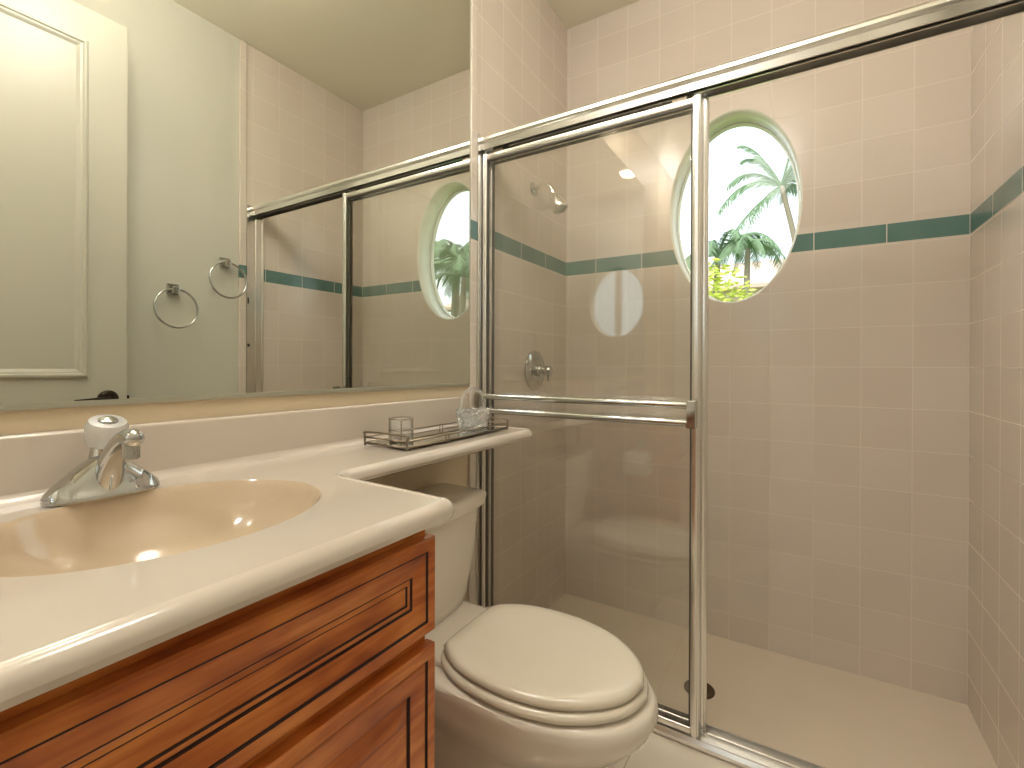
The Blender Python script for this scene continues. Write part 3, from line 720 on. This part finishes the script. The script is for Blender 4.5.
for k in (-1, 0, 1):
    bm = nb(); lathe(bm, [(.028, .02), (.028, .045), (.022, .055)], (0, k*.28, 0), (1, 0, 0)); obj('socket', bm, CHROME, vl, smooth=True, auto=40)
    bm = nb(); lathe(bm, [(.060*math.sin(PI*q/16), .113-.060*math.cos(PI*q/16)) for q in range(17)], (0, k*.28, 0), (1, 0, 0)); obj('globe', bm, FILL_BAR_GLOW, vl, smooth=True)
dl = thing('recessed_downlight', 'small round recessed ceiling downlight near the far end behind the vanity', 'ceiling light', (CAN_LIGHT[0], CAN_LIGHT[1], ZC))
bm = nb(); lathe(bm, [(.066, -.0005), (.088, -.0005), (.088, -.006), (.072, -.010), (.066, -.006)], (0, 0, 0), n=40, cap0=False, cap1=False); obj('trim_ring', bm, WHITE, dl, smooth=True, auto=40)
bm = nb(); lathe(bm, [(0, -.002), (.066, -.002), (.066, -.005), (0, -.005)], (0, 0, 0), n=40); obj('lens', bm, emit('downlight_lens', (255, 250, 240), 6), dl)

# ------------------------------------------------------------------ outdoors
LEAF = mat('palm_leaf', (122, 146, 112), .6, spec=.2); LEAF2 = mat('dull_green_leaf', (96, 128, 84), .6); YLEAF = mat('yellow_green_leaf', (196, 206, 84), .5)
BARK = mat('palm_trunk_bark', (150, 136, 118), .9); STUCCO = mat('pale_stucco', (226, 200, 186), .9); GRASS = noisy(mat('lawn_grass', (110, 140, 70), .95), 3, .3)
ROOFT = mat('pale_roof_tile', (214, 184, 170), .8)
bm = nb(); box(bm, -30, 40, -30, 60, -.7, -.352)
tag(obj('lawn', bm, GRASS), 'green lawn outside the windows', 'grass', kind='stuff')
def frond(bm, o, az, length, up, droop, nl=50, lw=.016, ll=.34):
    d = Vector((math.cos(az), math.sin(az), 0)); side = Vector((-d.y, d.x, 0)); pts = []
    for k in range(nl+1):
        t = k/nl; pts.append(Vector(o)+d*length*(t-.15*t*t)+Vector((0, 0, 1))*(up*t-droop*t*t)*length)
    tube(bm, pts, [.030*(1-.8*k/nl) for k in range(nl+1)], 5)
    for k in range(2, nl+1):
        t = k/nl; l = ll*length*max(.25, math.sin(PI*min(1, .12+.80*t)))**.6
        tan = (pts[k]-pts[k-1]).normalized()
        nrm = side.cross(tan).normalized(); nrm = -nrm if nrm.z > 0 else nrm
        for s in (-1, 1):
            tip = pts[k]+side*s*l*.45+tan*l*.45+nrm*l*(.25+.5*random.random())*(1 if s > 0 else .35)+Vector((0, 0, -.12*l))
            w_ = tan*lw*length*.5; mid = pts[k].lerp(tip, .5)-nrm*.06*l
            a = bm.verts.new(pts[k]-w_); b = bm.verts.new(pts[k]+w_); c = bm.verts.new(mid+w_*1.1); e = bm.verts.new(mid-w_*1.1); f = bm.verts.new(tip)
            bm.faces.new((a, b, c, e)); bm.faces.new((e, c, f))
def palm(loc, h, lean, fronds, label, leafm=LEAF, rt=.11):
    t = thing('palm_tree', label, 'palm tree', loc, None)
    top = Vector((lean, 0, h)); bm = nb()
    tube(bm, spline([(0, 0, 0), (lean*.25, 0, h*.4), (lean*.6, 0, h*.75), top], 10), [rt*(1.25-.45*k/30) for k in range(31)], 12); obj('trunk', bm, BARK, t, smooth=True)
    for az, ln, up, dr_ in fronds:
        bm = nb(); frond(bm, top, math.radians(az), ln, up, dr_); obj('frond', bm, leafm, t)
    return t
palm((1.27, 12, -.35), 5.42, -.70, [(180, 1.50, .68, .90), (172, 1.32, 1.12, .92), (186, .95, 1.85, 1.12), (196, 1.0, 2.0, 1.0), (205, .9, -.3, .9), (20, 1.1, 2.1, 1.0), (5, 1.5, 1.2, 1.1), (60, 1.0, 1.8, 1.0), (-30, 1.2, 1.5, 1.0), (-60, 1.0, 1.9, .8), (-10, 1.6, .7, 1.0), (90, 1.3, 1.0, 1.0), (150, .8, 2.2, 1.1), (35, 1.4, .3, .9), (184, 1.35, -.55, .35)],
     'slender palm with drooping green fronds seen through the oval window', rt=.062)
palm((-.62, 10.6, -.35), 3.75, .1, [(a, 1.0+.3*random.random(), .5+.7*random.random(), 1.0) for a in range(0, 360, 30)], 'short bushy palm by the left edge of the oval window', rt=.07)
palm((.02, 10.2, -.35), 3.75, .05, [(a, .75+.25*random.random(), .4+.6*random.random(), 1.0) for a in range(10, 370, 36)], 'small low palm left of the slender palm trunk', rt=.06)
palm((8.6, 12.0, -.35), 5.0, -.2, [(a, 1.9+.4*random.random(), .3+.8*random.random(), 1.1) for a in range(0, 360, 24)], 'dense palm seen in the mirror through the oval window', rt=.13)
palm((7.2, 10.5, -.35), 3.9, -.2, [(a, 1.5+.4*random.random(), .4+.8*random.random(), 1.0) for a in range(0, 360, 30)], 'lower palm beside the dense one in the mirror', rt=.1)
def shrub(name, label, loc, rx, ry, rz, nleaf, ls, m, seed):
    rnd = random.Random(seed); t = thing(name, label, 'shrub', loc)
    bm = nb()
    for k in range(7):
        a = rnd.random()*2*PI; tube(bm, [(0, 0, 0), (.3*rx*math.cos(a), .3*ry*math.sin(a), rz*.7), (.6*rx*math.cos(a), .6*ry*math.sin(a), rz*1.5)], [.02, .014, .006], 6)
    obj('stem', bm, BARK, t)
    bm = nb()
    for k in range(nleaf):
        v = Vector((rnd.gauss(0, 1), rnd.gauss(0, 1), rnd.gauss(0, 1))).normalized()*(rnd.random()**.4)
        c = Vector((v.x*rx, v.y*ry, rz+v.z*rz)); n1 = Vector((rnd.gauss(0, 1), rnd.gauss(0, 1), rnd.gauss(0, .6)+.3)).normalized(); u, q = frame(n1); l = ls*(.6+.8*rnd.random())
        bm.faces.new([bm.verts.new(c-u*l), bm.verts.new(c+q*l*.38), bm.verts.new(c+u*l), bm.verts.new(c-q*l*.38)])
    obj('foliage', bm, m, t); return t
shrub('garden_shrub', 'bright yellow-green shrub at the bottom of the oval window', (.36, 4.1, -.35), .46, .34, 1.165, 9000, .026, YLEAF, 3)
shrub('garden_shrub', 'green hedge shrub outside the near window, left clump', (.25, -4.4, -.35), .8, .4, 1.0, 900, .07, LEAF, 5)
shrub('garden_shrub', 'green hedge shrub outside the near window, right clump', (1.95, -4.5, -.35), .8, .4, 1.0, 900, .07, LEAF, 6)
# neighbouring house: low stucco walls with a shallow roof
ho = thing('neighbouring_house', 'pale stucco house with a low pitched roof beyond the palms', 'house', (3, 17.5, -.35))
bm = nb(); box(bm, -9, 9, -1.0, 5, 0, 3.9); obj('wall', bm, STUCCO, ho)
bm = nb(); prism(bm, [(-1.5, 3.85), (-1.5, 3.97), (2, 5.3), (5.5, 3.97), (5.5, 3.85)], 0, -9.5, 9.5); obj('roof', bm, ROOFT, ho)
for x in (-6, -2.5, 1.0, 4.5):
    bm = nb(); box(bm, x, x+1.2, -1.03, -.98, 1.0, 2.3); f_ = obj('window', bm, REVEAL, ho); bm = nb(); box(bm, x+.08, x+1.12, -1.05, -1.03, 1.08, 2.22); obj('pane', bm, mat('dark_window_pane', (90, 105, 112), .1), f_)
